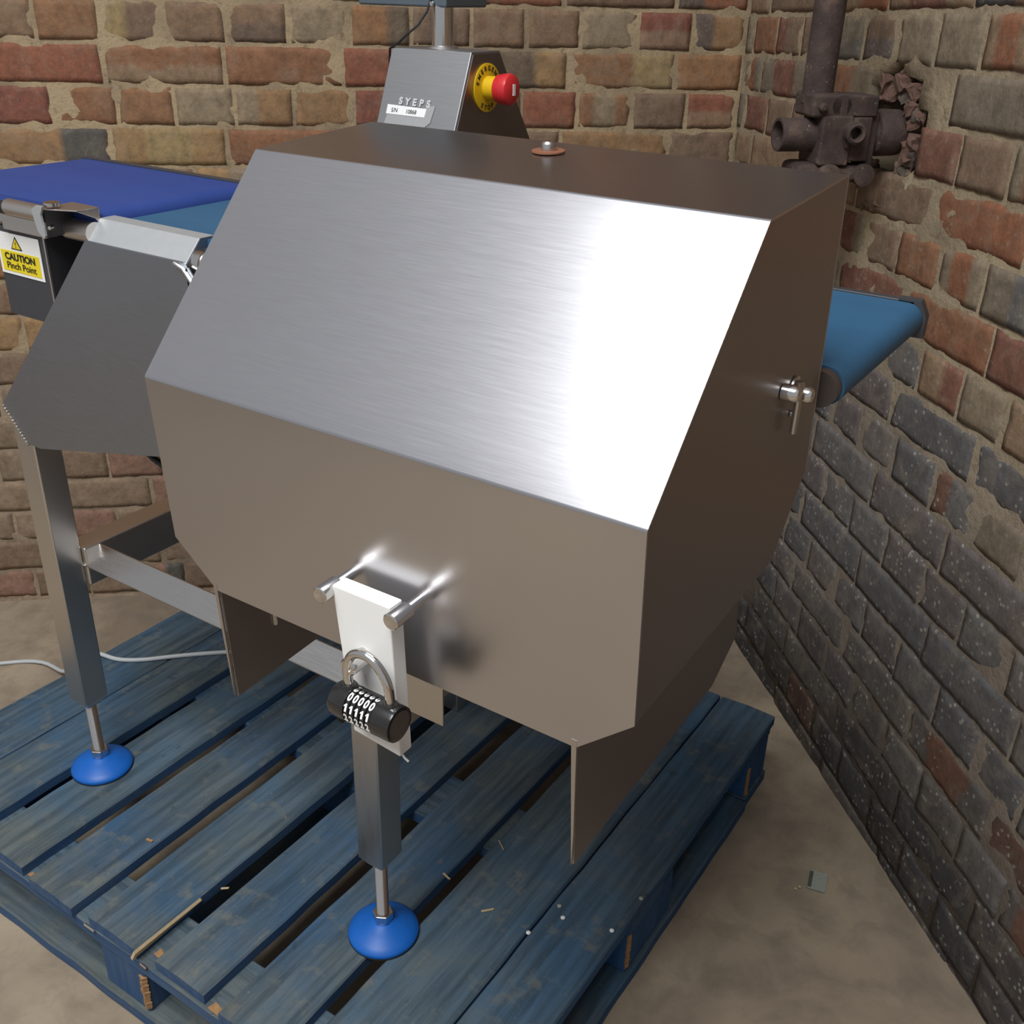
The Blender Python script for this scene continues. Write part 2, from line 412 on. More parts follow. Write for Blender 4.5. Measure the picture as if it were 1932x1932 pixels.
def pal_right(rnd, t, z):
    zz = z + .22 * (t - .6)
    mixz = max(0, min(1, (zz - .52) / .32))
    if rnd is None:
        a = L(166, 150, 124); b = L(138, 128, 115); c = L(60, 52, 46)
        m = [b[i] * (1 - mixz) + a[i] * mixz for i in range(3)]
        if z < .12: k = max(0, z + .1) / .22; m = [c[i] * (1 - k) + m[i] * k * .8 for i in range(3)]
        return tuple(m)
    r = rnd.random()
    if rnd.random() < mixz:
        base = rnd.choice(ORG) if r < (.30 if t > .5 else .12) else rnd.choice(UPR)
        band = rnd.choice(ORG + GREY[:2]) if rnd.random() < .45 else None; sp = .35
    else:
        base = L(104, 80, 70) if r < .06 else rnd.choice(GREY)
        if rnd.random() < .06: band = L(112, 82, 68)
        else: band = None
        sp = .9
    if z < .02:
        k = rnd.uniform(.4, .7); base = tuple(x * k for x in base); band = None
    elif z < .17:
        k = rnd.uniform(.65, 1.0); base = tuple(x * k for x in base)
    return base, band, rnd.randrange(4), sp

cb = []; zj = [1.0645 + .0753 * k for k in range(-17, 24)]
for k in range(len(zj) - 1):
    kk = k - 17
    kind = 'h' if kk % 2 == 0 else 's'
    cb.append((zj[k], zj[k + 1], kind, .145 if kind == 's' else .0))
brick_wall('wall_back', COR, DB, NB, 3.4, 2.6, cb, pal_back, detail_t=2.1, detail_z=1.25)
cr = []; zr = [1.080 + .0742 * k for k in range(-17, 24)]
for k in range(len(zr) - 1):
    kk = k - 17
    kind = 's' if kk % 2 == 1 or kk % 2 == -1 else 'h'
    cr.append((zr[k], zr[k + 1], kind, .10 if kind == 's' else .04))
def hole(t, z):
    dx = (t - .615) / .085; dz = (z - .985) / .075
    r = dx * dx + dz * dz + .35 * noise.noise(Vector((t * 18, z * 18, 2)))
    return 1.25 - r
def zsh(t, z): return (t - .55) * .03 * (z - .62) / .45 if z < 1.4 else (t - .55) * .05
brick_wall('wall_right', COR, DR, NR, 3.6, 2.6, cr, pal_right, hole=hole, detail_t=1.9, detail_z=1.25, zshift=zsh)

# ------------------------------------------------------------------ pallet
pal = thing('shipping_pallet', 'weathered blue painted wooden pallet with chipped boards carrying the steel machine', 'pallet', (-1.0, 1.05, ZF))
def board(name, x0, x1, y0, y1, z0, z1, axis, mat, parent, jit=.0012, sd=0):
    nl = max(2, int(((y1 - y0) if axis == 1 else (x1 - x0)) / .02)); vs = []
    lim = (y0, y1) if axis == 1 else (x0, x1); wm = (x0, x1) if axis == 1 else (y0, y1)
    rr = random.Random(sd)
    cut = [rr.uniform(-.004, .004) for _ in range(4)]
    e = .0025
    for i in range(nl + 1):
        l = lim[0] + (lim[1] - lim[0]) * i / nl
        a = wm[0] + jit * noise.noise(Vector((l * 14, sd * 3.1, 0))) * 1.6
        b = wm[1] + jit * noise.noise(Vector((l * 14, sd * 3.1, 9))) * 1.6
        zt = z1 + .0012 * noise.noise(Vector((l * 6, sd, 4)))
        end = 1 if i in (0, nl) else 0
        ll = l + (cut[0 if i == 0 else 1] if end else 0)
        prof = [(a, z0), (a, zt - e), (a + e, zt - (e * .8 if end else 0)), ((a + b) / 2, zt + .0004), (b - e, zt - (e * .8 if end else 0)), (b, zt - e), (b, z0)]
        for (w, z) in prof: vs.append((w, ll, z) if axis == 1 else (ll, w, z))
    m = MB(); P = 7
    fs = [(i * P + k, i * P + (k + 1) % P, (i + 1) * P + (k + 1) % P, (i + 1) * P + k) for i in range(nl) for k in range(P)]
    fs += [tuple(range(P)), tuple(range(nl * P + P - 1, nl * P - 1, -1))]
    m.add(vs, fs); return m.build(name, mat, parent)
YF, YB = .556, 1.553
slats = [(-1.577, -1.458), (-1.455, -1.345), (-1.317, -1.2125), (-1.187, -1.088), (-1.055, -.9545), (-.920, -.8245), (-.790, -.6885), (-.6655, -.5335), (-.5305, -.426)]
for i, (a, b) in enumerate(slats):
    dy = [0, .002, .004, -.002, .0, .003, .0, -.002, .001][i]
    board('deck_board', a, b, YF + dy, YB + dy, -.019, 0, 1, M['slat'], pal, sd=i + 1)
for i, (a, b) in enumerate(((YF + .001, .648), (1.000, 1.104), (1.455, YB - .001))):
    board('bearer_board', -1.575, -.428, a, b, -.0405, -.0195, 0, M['slatx'], pal, sd=20 + i)
for xa, xb in ((-1.572, -1.430), (-1.045, -.950), (-.572, -.431)):
    for ya, yb in ((YF + .004, .652), (1.0, 1.150), (1.455, YB - .004)):
        MB().box(xa, xb, ya, yb, -.1255, -.041).build('block', M['block'], pal, bevel=.003)
for i, (a, b) in enumerate(((YF - .004, .652), (1.455, YB))):
    board('base_board', -1.58, -.425, a, b, ZF, -.126, 0, M['slatx'], pal, sd=30 + i)
for i, (a, b) in enumerate(((-1.578, -1.478), (-1.05, -.945), (-.525, -.424))):
    board('base_board', a, b, .6525, 1.4545, ZF, -.1262, 1, M['slat'], pal, sd=40 + i)
# raw wood where the paint is torn off the block edges and board ends
def chip(cx, cy, z0, z1, w, d, seed, n=7):
    m = MB(); rr = random.Random(seed)
    for k in range(n):
        z = z0 + (z1 - z0) * (k + .5) / n; hw = w * rr.uniform(.5, 1.0); h = (z1 - z0) / n * .62
        m.prism([(cx - hw, cy - d * .3, z - h), (cx + hw * .3, cy - d * rr.uniform(.8, 1.2), z - h * .7), (cx + hw * .5, cy - d * .9, z + h * .7), (cx - hw * rr.uniform(.6, 1), cy - d * .5, z + h)], (w * .5, d * 1.4, 0))
    return m.build('torn_wood_edge', M['woodraw'], pal)
chip(-.9545, YF + .004, -.118, -.055, .0095, .0042, 3, 9)
chip(-.4325, 1.004, -.118, -.050, .0055, .0050, 4, 10)
chip(-.4325, 1.459, -.120, -.060, .0055, .0050, 5, 9)
# split along the edge of the fourth board
MB().prism([(-.9535, .548, -.006), (-.9505, .552, .004), (-.9515, .668, .001), (-.954, .672, -.004)], (.0025, 0, -.004)).build('torn_wood_edge', M['woodpale'], pal)
for (x, y, w, l, a) in ((-1.198, .566, .013, .005, .2), (-.805, .564, .013, .008, .1), (-.937, .580, .006, .008, .6)):
    MB().prism([(x - w, y - l * .5, .0003 - .021), (x + w * .8, y - l * .6, .0003 - .021), (x + w, y + l * .5, .0003 - .021), (x - w * .8, y + l, .0003 - .021)], (0, 0, .0022)).build('torn_wood_edge', M['woodraw'], pal)
# nail heads and staples at the front bearer
for (x, y) in ((-1.09, .562), (-.818, .56)):
    MB().lathe([(0, .001), (.003, .0008), (.0034, 0)], (x + .012, y, -.0208)).build('nail', M['bright'], pal)
MB().tube([(-1.064, .5545, -.020), (-1.042, .5545, -.020)], .0022, 8).build('nail', M['bright'], pal)
MB().tube([(-.944, .5545, -.018), (-.932, .5545, -.020)], .0022, 8).build('nail', M['lockend'], pal)

# ------------------------------------------------------------------ machine frame with weighing belt
fr = thing('checkweigher_frame', 'brushed stainless steel frame on blue feet carrying the slate blue belt behind the hood', 'machine frame', (-.99, .9, 0))
def leg(x, y, ztop, mitre):
    h = .021
    m = MB()
    # square tube: cut at 45 degrees on top, tapered plug below
    if mitre:
        zl, zr_ = (ztop, ztop - .05) if mitre > 0 else (ztop - .05, ztop)
    else: zl = zr_ = ztop
    ring = lambda z1, z2, k: [(x - h * k, y - h * k, z1), (x + h * k, y - h * k, z2), (x + h * k, y + h * k, z2), (x - h * k, y + h * k, z1)]
    levels = [ring(.130, .130, .55), ring(.146, .146, 1), ring(zl, zr_, 1)]
    vs = [p for r in levels for p in r]
    fs = [(i * 4 + k, i * 4 + (k + 1) % 4, (i + 1) * 4 + (k + 1) % 4, (i + 1) * 4 + k) for i in range(2) for k in range(4)] + [(3, 2, 1, 0), (8, 9, 10, 11)]
    m.add(vs, fs)
    l = m.build('leg', M['frame'], fr, bevel=.0025)
    rod = MB(); prof = []
    z = .026
    while z < .136:
        prof += [(.0078, z), (.0086, z + .0012)]; z += .0024
    rod.lathe(prof, (x, y, 0), seg=20); rod.build('threaded_rod', M['bright'], l)
    nut = MB(); nut.tube([(x, y, .027), (x, y, .040)], .0145, 6, True, False); nut.lathe([(.012, .022), (.012, .0275)], (x, y, 0)); nut.build('lock_nut', M['bright'], l, bevel=.0015)
    pad = MB(); pad.lathe([(.046, 0), (.0485, .0015), (.0490, .004), (.0478, .007), (.040, .0125), (.026, .0195), (.015, .0235), (.0135, .0245)], (x, y, .0008), seg=64)
    pad.build('foot_pad', M['foot'], l)
    ru = MB(); ru.lathe([(.0455, 0), (.0492, .0002), (.0492, .0013), (.047, .0014)], (x, y, .0), seg=64); ru.build('rubber_sole', M['blackhole'], l)
    return l
leg(-1.301, .767, .652, 1); leg(-.698, .773, .652, -1)
leg(-1.2935, 1.40, .60, 0); leg(-.689, 1.40, .60, 0)
# front gusset plate between the legs
pl = [(-1.3145, .652), (-1.2725, .602), (-1.245, .602), (-.987, .658), (-.735, .602), (-.708, .602), (-.668, .652), (-.905, .907), (-1.072, .907)]
MB().prism([(x, .7345, z) for x, z in pl], (0, .003, 0)).build('front_plate', M['dull'], fr, bevel=.0008)
# rolled lip along the inner slot edge
MB().tube([(-.918, .733, .9045), (-.905, .733, .900), (-.870, .733, .861), (-.80, .733, .788), (-.72, .733, .702)], .0026, 10).build('plate_lip', M['bright'], fr)
wd = MB(); rr = random.Random(2)
for k in range(14):
    f = (k + .5) / 14; wd.lathe([(0, -.0016), (.0026, -.0008), (.0034, 0), (.0026, .0008), (0, .0016)], (-1.3145 + .045 * f + rr.uniform(-.0004, .0004), .7335, .652 - .052 * f), (.65, 0, -.75), 8)
wd.build('weld_seam', M['weld'], fr)
# bevelled cap above the plate
cap = MB(); x0, x1 = -1.070, -.902
prof = [(.7345, .905), (.757, .929), (.778, .929), (.778, .926), (.759, .926), (.7375, .903)]
cap.prism([(x0, y, z) for y, z in prof], (x1 - x0, 0, 0)); cap.build('bevelled_cap', M['pale'], fr, bevel=.0006)
MB().prism([(-.902, .7345, .905), (-.902, .757, .929), (-.902, .778, .929), (-.902, .778, .85), (-.902, .7345, .85)], (.002, 0, 0)).build('cap_end', M['dull'], fr)
MB().box(-1.07, -.905, .79, .83, .80, .912).build('inner_box', M['darksteel'], fr)
MB().cyl((-.93, .752, .905), (-.74, .752, .905), .0125).build('drive_shaft', M['frame'], fr)
MB().lathe([(.006, 0), (.014, .002), (.014, .012), (.008, .014)], (-.899, .752, .905), (1, 0, 0)).build('shaft_collar', M['bright'], fr)
MB().cyl((-1.115, .747, .9135), (-1.068, .747, .9135), .0125).build('drive_shaft', M['frame'], fr)
# slate belt
def slab(x0, x1, y0, y1, zt, th, mat, name, parent, seg=10):
    r = th / 2; m = MB(); prof = []
    for k in range(seg + 1):
        a = math.pi / 2 + math.pi * k / seg; prof.append((x0 + r + r * math.cos(a), zt - r + r * math.sin(a)))
    for k in range(seg + 1):
        a = -math.pi / 2 + math.pi * k / seg; prof.append((x1 - r + r * math.cos(a), zt - r + r * math.sin(a)))
    m.prism([(x, y0, z) for x, z in prof], (0, y1 - y0, 0)); return m.build(name, mat, parent)
slab(-1.066, -.200, .766, .992, .9265, .031, M['beltslate'], 'weighing_belt', fr)
MB().box(-1.05, -.21, .993, 1.003, .892, .928).build('belt_side_rail', M['darksteel'], fr, bevel=.001)
MB().box(-1.05, -.225, .757, .765, .892, .918).build('belt_side_rail', M['darksteel'], fr, bevel=.001)
er = MB(); er.cyl((-.2165, .754, .911), (-.2165, .7655, .911), .0145); er.build('roller_end', M['lockend'], fr)
MB().prism([(-.255, .750, .915), (-.232, .750, .919), (-.222, .750, .909), (-.222, .750, .886), (-.255, .750, .876)], (0, .004, 0)).build('roller_bracket', M['darksteel'], fr)
MB().prism([(-.225, .993, .929), (-.205, .993, .929), (-.198, .993, .915), (-.198, .993, .895), (-.225, .993, .895)], (0, .012, 0)).build('roller_bracket', M['darksteel'], fr)
# support from belt bed down to the plate
MB().box(-1.0, -.75, .80, .97, .70, .886).build('belt_bed', M['darksteel'], fr)
# diamond section beams
def diamond(p, q, hd, name, mat, roll=0):
    p = Vector(p); q = Vector(q); t = (q - p).normalized(); s = t.cross(Vector((0, 0, 1))).normalized(); u = Vector((0, 0, 1))
    ring = [p + u * hd, p + s * hd, p - u * hd, p - s * hd]
    m = MB(); m.prism(ring, q - p); return m.build(name, mat, fr, bevel=.002)
MB().box(-1.3145, -1.2725, .788, 1.385, .350, .414).build('side_beam', M['frame'], fr, bevel=.003)
MB().box(-.710, -.668, .794, 1.385, .350, .414).build('side_beam', M['frame'], fr, bevel=.003)
diamond((-1.284, .815, .384), (-.708, .815, .384), .0285, 'cross_beam', M['framex'])
diamond((-1.272, 1.36, .384), (-.708, 1.36, .384), .0285, 'cross_beam', M['framex'])
wd = MB()
for k in range(8):
    f = k / 7; wd.lathe([(0, -.0014), (.0022, -.0006), (.0028, 0), (.0022, .0006), (0, .0014)], (-1.2835 + .0035, .815 - .028 * (1 - f), .384 + .0285 * f), (0, 1, 1), 8)
wd.build('weld_seam', M['weld'], fr)
# bracket plate hanging on the middle leg, behind the lock
MB().box(-.664, -.545, .712, .7145, .467, .62).build('mounting_plate', M['framex'], fr, bevel=.0005)
MB().box(-.662, -.640, .7145, .7345, .62, .64).build('mounting_spacer', M['frame'], fr)

# ------------------------------------------------------------------ infeed conveyor on the left
inf = thing('infeed_conveyor', 'short royal blue belt conveyor at the left edge with caution label', 'conveyor', (-1.25, .87, .87))
slab(-1.430, -1.068, .752, .992, .9355, .034, M['beltblue'], 'conveyor_belt', inf)
MB().box(-1.425, -1.072, .9935, 1.004, .900, .9375).build('side_rail', M['darksteel'], inf, bevel=.001)
MB().box(-1.425, -1.09, .742, .7515, .904, .925).build('side_rail', M['frame'], inf, bevel=.001)
MB().cyl((-1.19, .722, .932), (-1.118, .722, .932), .0095).build('guide_bar', M['frame'], inf)
MB().cyl((-1.23, .722, .930), (-1.19, .722, .930), .0075).build('guide_bar', M['blackhole'], inf)
mc = MB(); mc.box(-1.208, -1.106, .710, .7115, .802, .9135); mc.box(-1.1075, -1.106, .7115, .80, .802, .9135); mc.box(-1.208, -1.2065, .7115, .80, .802, .9135); mc.box(-1.2065, -1.1075, .7115, .745, .9120, .9135)
mcov = mc.build('motor_cover', M['darksteel'], inf, bevel=.0005)
cedge = MB().box(-1.1095, -1.1065, .7088, .7105, .802, .912).build('cover_edge', M['frame'], inf)
lid = MB().box(-1.205, -1.118, .7295, .7445, .905, .9235).build('cover_lid', M['frame'], inf, bevel=.001)
mcov['label'] = 'dark grey folded motor cover'
tp = MB(); tp.prism([(-1.116, .7085, .9395), (-1.068, .728, .9400), (-1.068, .757, .9400), (-1.116, .757, .9400)], (0, 0, .0015)); tp.prism([(-1.0695, .728, .940), (-1.0695, .757, .940), (-1.0695, .757, .922), (-1.0695, .750, .930)], (.0015, 0, 0))
tp.build('top_bracket', M['frame'], inf, bevel=.0004)
MB().box(-1.112, -1.1105, .716, .757, .908, .939).build('bracket_side', M['darksteel'], inf)
MB().prism([(-1.122, .7065, .939), (-1.112, .7065, .945), (-1.100, .7065, .945), (-1.106, .7065, .935), (-1.103, .7065, .912), (-1.106, .7065, .908), (-1.116, .7065, .915)], (0, .003, 0)).build('clamp_tab', M['pale'], inf, bevel=.0004)
MB().lathe([(.004, 0), (.0095, .001), (.0095, .005), (.005, .006), (0, .0062)], (-1.104, .722, .9425)).build('clamp_screw', M['bright'], inf)
MB().lathe([(0, .004), (.002, .003), (.0028, 0), (.0028, -.006)], (-1.099, .712, .921), (.6, -.8, 0), 16).build('cover_screw', M['bright'], inf)
# caution label
lab = MB().box(-1.2065, -1.119, .7088, .7096, .8555, .9075).build('caution_label', M['white'], inf, bevel=.0002)
lab['label'] = 'white and yellow caution sticker with warning triangle'
yb = MB().box(-1.2015, -1.1235, .7083, .7088, .8595, .8855).build('yellow_panel', M['yellowlab'], lab, bevel=.0002)
MB().prism([(-1.1775, .7082, .8885), (-1.1555, .7082, .8885), (-1.1665, .7082, .9045)], (0, .0006, 0)).build('warning_triangle', M['black'], lab)
MB().prism([(-1.1750, .7080, .8898), (-1.158, .7080, .8898), (-1.1665, .7080, .9020)], (0, .0003, 0)).build('warning_triangle', M['yellowlab'], lab)
text('warning_mark', '!', .010, (-1.1665, .7079, .8912), (1, 0, 0), (0, 0, 1), M['black'], lab, 1.0, .0002, 'CENTER', .0001)
text('lettering', 'CAUTION', .0118, (-1.1625, .7079, .8745), (1, 0, 0), (0, 0, 1), M['black'], lab, 1.16, .00035, 'CENTER', .0002)
text('lettering', 'Pinch Point', .0118, (-1.1625, .7079, .8635), (1, 0, 0), (0, 0, 1), M['black'], lab, 1.12, .00005, 'CENTER', .0002)

for ob in (mcov, cedge, lab): ob.location = (ob.location.x - .052, ob.location.y + .0305, ob.location.z - .0145)
lid.location = (-.025, .004, -.006)

# ------------------------------------------------------------------ control pillar
cp = thing('control_pillar', 'slanted grey steel control housing with red emergency stop, behind the hood', 'control box', (-.9275, 1.25, 0))
tf, tb, zt_ = 1.200, 1.265, 1.100
bf, bb, zb_ = 1.146, 1.355, .965
MB().prism([(-.995, bf, zb_), (-.995, tf, zt_), (-.995, tb, zt_), (-.995, bb, zb_)], (.133, 0, 0)).build('housing', M['housing'], cp, bevel=.0012)
MB().prism([(-.8615, bf + .004, zb_ + .002), (-.8615, tf + .002, zt_ - .003), (-.8615, tb - .002, zt_ - .003), (-.8615, bb - .003, zb_ + .002)], (.0012, 0, 0)).build('side_cover', M['binside'], cp)
MB().box(-.950, -.905, 1.225, 1.275, .0, .965).build('pillar', M['frame'], cp, bevel=.003)
MB().cyl((-.939, 1.24, 1.0995), (-.939, 1.24, 1.165), .0150).build('post', M['chrome'], cp)
MB().lathe([(.021, 0), (.021, .003), (.016, .004)], (-.939, 1.24, 1.0995)).build('post_flange', M['frame'], cp)
dsp = MB().box(-1.075, -.922, 1.225, 1.32, 1.1500, 1.30).build('display_enclosure', M['display'], cp, bevel=.003)
MB().lathe([(0, .003), (.003, .0025), (.0035, 0)], (-.944, 1.2235, 1.154), (0, -1, 0)).build('screw', M['bright'], cp)
EX = -.860
es = MB(); es.lathe([(.0305, 0), (.0305, .0018), (.0295, .0022), (.0, .0022)], (EX, 1.232, 1.0555), (1, 0, 0), 48); es = es.build('stop_ring', M['yellow'], cp)
MB().lathe([(.0150, .002), (.0150, .019), (.0135, .0195)], (EX, 1.232, 1.0555), (1, 0, 0)).build('stop_collar', M['yellow'], cp)
hd = MB(); hd.lathe([(.0150, .0185), (.0175, .020), (.0190, .028), (.0200, .036), (.0188, .0405), (.0145, .0435), (.0, .0445)], (EX, 1.232, 1.0555), (1, 0, 0), 48)
hd = hd.build('stop_button', M['red'], cp)
MB().box(EX + .0425, EX + .0449, 1.229, 1.2345, 1.0485, 1.0625).build('button_mark', M['white'], hd)
def arc_text(body, r, a0, step, size):
    for i, ch in enumerate(body):
        a = a0 - step * i   # angle from +Y(back) axis, counter-clockwise towards up, as seen from +X
        c = Vector((EX + .0024, 1.232 + r * math.cos(a), 1.0555 + r * math.sin(a)))
        uy = Vector((0, math.cos(a), math.sin(a))); ux = Vector((0, math.sin(a), -math.cos(a)))
        text('lettering', ch, size, c, ux, uy, M['black'], es, 1.0, .0002, 'CENTER', .0002)
arc_text('EMERGENCY', .0215, math.radians(165), math.radians(20), .0085)
def arc_low(body, r, a0, step, size):
    for i, ch in enumerate(body):
        a = a0 + step * i
        c = Vector((EX + .0024, 1.232 + r * math.cos(a), 1.0555 + r * math.sin(a)))
        uy = Vector((0, -math.cos(a), -math.sin(a))); ux = Vector((0, -math.sin(a), math.cos(a)))
        text('lettering', ch, size, c, ux, uy, M['black'], es, 1.0, .0002, 'CENTER', .0002)
arc_low('STOP', .0278, math.radians(238), math.radians(19), .0085)
# labels on the slanted face: local frame
us = Vector((0, tf - bf, zt_ - zb_)).normalized(); ns = Vector((0, -us.z, us.y))
def onface(x, s, h=0.0): return Vector((x, bf, zb_)) + us * s + ns * h
def facebox(name, pts, th, mat, h=0.0):
    m = MB(); m.prism([onface(x, s, h) for x, s in pts], ns * th); return m.build(name, mat, cp)
zz0 = lambda z: (z - zb_) / us.z
facebox('torn_foil_label', [(-1.000 + .018, zz0(1.004)), (-.912, zz0(1.006)), (-.904, zz0(1.012)), (-.901, zz0(1.033)), (-.912, zz0(1.032)), (-.92, zz0(1.028)), (-.978, zz0(1.024))], .0003, M['film'], .0005)
sn = facebox('serial_sticker', [(-.981, zz0(1.0185)), (-.915, zz0(1.018)), (-.914, zz0(1.0285)), (-.981, zz0(1.030))], .0005, M['white'], .0008)
text('lettering', 'S/N', .0078, onface(-.973, zz0(1.0210), .0014), (1, 0, 0), us, M['black'], sn, .95, .0001, 'LEFT', .0001)
text('lettering', '10868', .0078, onface(-.948, zz0(1.0207), .0014), (1, 0, 0), us, M['black'], sn, .95, .0001, 'LEFT', .0001)
for i, ch in enumerate('SYEPS'):
    text('faded_lettering', ch, .0128, onface(-.960 + .0118 * i, zz0(1.0315 - .0002 * i), .0010), (1, 0, 0), us, M['film2'], cp, 1.0, .0006, 'CENTER', .0002)
c = tag(MB().tube([(-.946, 1.2235, 1.160), (-.949, 1.219, 1.145), (-.958, 1.210, 1.128), (-.972, 1.203, 1.116), (-.984, 1.199, 1.105), (-.999, 1.200, 1.098), (-1.0035, 1.203, 1.07), (-1.003, 1.20, 1.045), (-.999, 1.195, 1.02)], .0016, 10).build('black_cable', M['cable']), 'thin black cable curving from the display down beside the slanted control housing', 'cable')

# ------------------------------------------------------------------ reject bin (lockable hood)
TH = math.radians(3.1); O0 = Vector((0, .4616, .9156))
XL, XR = -.6274, -.2123
def Bn(u, v, w): return Vector((u, O0.y + v * math.cos(TH) - w * math.sin(TH), O0.z + v * math.sin(TH) + w * math.cos(TH)))
bn = thing('reject_bin', 'large brushed stainless steel hood with sloping front and padlocked white tongue', 'bin', (-.42, .6, .63))
# bent sheet: front, slope, top, with rounded bends
def bend(p0, p1, p2, r, n=6):
    a = (Vector(p0) - Vector(p1)).normalized(); b = (Vector(p2) - Vector(p1)).normalized()
    ang = a.angle(b) / 2; dlen = r / math.tan(ang); c = Vector(p1) + (a + b).normalized() * (r / math.sin(ang))
    s = Vector(p1) + a * dlen; e = Vector(p1) + b * dlen; out = []
    va = s - c; vb = e - c; tot = va.angle(vb)
    for i in range(n + 1):
        f = i / n; out.append(c + (va * math.sin((1 - f) * tot) + vb * math.sin(f * tot)) / math.sin(tot))
    return out
P = [(0, -.175), (0, 0), (.1368, .1402), (.277, .1415), (.277, -.08)]
CH = .0405
prof = [Vector(P[0]), Vector((0, -.138))] + [Vector((0, -.138 + .138 * k / 5)) for k in range(1, 5)]
prof += bend(P[0], P[1], P[2], .0040)
prof += [Vector(P[1]).lerp(Vector(P[2]), k / 8) for k in range(1, 8)]
prof += bend(P[1], P[2], P[3], .0040)
prof += [Vector(P[2]).lerp(Vector(P[3]), .5)] + bend(P[2], P[3], P[4], .0040) + [Vector(P[4])]
prof = [Vector((p[0], p[1], 0)) for p in prof]
nu = 12; vs = []
# normals in (v,w) for thickness
def inset(i, th):
    a = prof[max(i - 1, 0)]; b = prof[min(i + 1, len(prof) - 1)]; t = (b - a).normalized(); return prof[i] + Vector((t.y, -t.x, 0)) * th
for side in (0, 1):
    for i, p in enumerate(prof):
        q = p if side == 0 else inset(i, .0016)
        e = CH if i == 0 else 0
        for k in range(nu + 1):
            u = XL + e + (XR - XL - 2 * e) * k / nu
            vs.append(Bn(u, q.x, q.y))
Wn = nu + 1; NP = len(prof); fs = []
for i in range(NP - 1):
    for k in range(nu):
        a = i * Wn + k; fs.append((a, a + 1, a + Wn + 1, a + Wn)); b = a + NP * Wn; fs.append((b, b + Wn, b + Wn + 1, b + 1))
for i in range(NP - 1):
    for k in (0, nu):
        a = i * Wn + k; b = a + NP * Wn; fs.append((a, a + Wn, b + Wn, b) if k == 0 else (a, b, b + Wn, a + Wn))
for i in (0, NP - 1):
    for k in range(nu):
        a = i * Wn + k; b = a + NP * Wn; fs.append((a, b, b + 1, a + 1))
hood = MB().add(vs, fs).build('hood_shell', M['bin'], bn)
def side_poly(u, poly, th): m = MB(); m.prism([Bn(u, v, w) for v, w in poly], (th, 0, 0)); return m
SP = [(.0006, -.138), (.0006, -.0008), (.1370, .1392), (.2765, .1407), (.2765, -.080), (.222, -.136)]
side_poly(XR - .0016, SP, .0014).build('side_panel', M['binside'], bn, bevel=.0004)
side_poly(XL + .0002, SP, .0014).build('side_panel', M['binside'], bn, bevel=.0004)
SK = [(.0022, -.166), (.0022, -.284), (.2343, -.282), (.280, -.2566), (.2715, -.2017), (.266, -.166)]
for s, xs in ((1, XR), (-1, XL)):
    xi = xs - s * CH
    m = MB(); m.prism([Bn(xs - s * .001, v, -.1365) for v in (.001, .222)] + [Bn(xi, v, -.173) for v in (.265, .001)], Vector((-s * .001, 0, -.001)))
    m.build('lower_flange', M['binside'], bn)
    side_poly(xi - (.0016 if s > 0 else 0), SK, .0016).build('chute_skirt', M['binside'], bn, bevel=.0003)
    # bright cut edge at the front of the skirt
    MB().prism([Bn(xi - .0035, -.0002, -.169), Bn(xi + .0005, -.0002, -.169), Bn(xi + .0002, -.0002, -.250), Bn(xi - .001, -.0002, -.283)], (0, .002, 0)).build('skirt_edge', M['framex'], bn)
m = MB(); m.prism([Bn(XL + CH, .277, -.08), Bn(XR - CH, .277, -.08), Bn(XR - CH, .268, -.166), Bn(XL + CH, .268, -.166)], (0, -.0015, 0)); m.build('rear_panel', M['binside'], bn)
# weld seam rod on the inside of the left skirt
MB().tube([Bn(XL + CH + .003, .052, -.166), Bn(XL + CH + .003, .052, -.238)], .0018, 8).build('seam_rod', M['bright'], bn)
# wing latch on the right side
lx = XR + .0004
MB().lathe([(.0085, 0), (.0085, .0016), (.005, .002), (.005, .006), (0, .0065)], Bn(lx, .218, .008), (1, 0, 0)).build('latch_bolt', M['bright'], bn)
MB().lathe([(.0058, .0), (.0058, .009), (.0045, .0115), (0, .012)], Bn(lx, .196, .013), (1, 0, 0), 20).build('latch_stud', M['chrome'], bn)
MB().lathe([(.0058, .0), (.0058, .009), (.0045, .0115), (0, .012)], Bn(lx, .226, .0015), (1, 0, 0), 20).build('latch_stud', M['chrome'], bn)
MB().tube([Bn(lx + .005, .212, .016), Bn(lx + .006, .212, .0), Bn(lx + .006, .210, -.022)], [.003, .0026, .0024], 10).build('latch_lever', M['framex'], bn)
MB().lathe([(.0026, 0), (.0026, .003), (0, .0035)], Bn(lx, .219, -.012), (1, 0, 0), 12).build('latch_rivet', M['bright'], bn)
# bolt with rusty washer on the top
nT = (Bn(0, 0, 1) - Bn(0, 0, 0)).normalized()
MB().lathe([(.0125, 0), (.0125, .001), (.0085, .0012), (.0, .0012)], Bn(-.425, .236, .1418), nT).build('rusty_washer', M['rust'], bn)
MB().lathe([(.0055, .001), (.0055, .006), (.0042, .0075), (0, .008)], Bn(-.425, .236, .1418), nT, 20).build('top_bolt', M['bright'], bn)
# retaining pins
nF = (Bn(0, 0, 0) - Bn(0, 1, 0)).normalized()
for (px, pw) in ((-.4385, -.108), (-.3765, -.106)):
    b = Bn(px, 0, pw)
    pin = MB(); pin.lathe([(.0040, -.001), (.0040, .0135)], b, nF, 24); pin.lathe([(.0040, .0130), (.0058, .0132), (.0062, .0140), (.0062, .0305), (.0054, .0312), (.0018, .0306), (0, .0304)], b, nF, 28)
    pin.build('retaining_pin', M['bright'], bn)
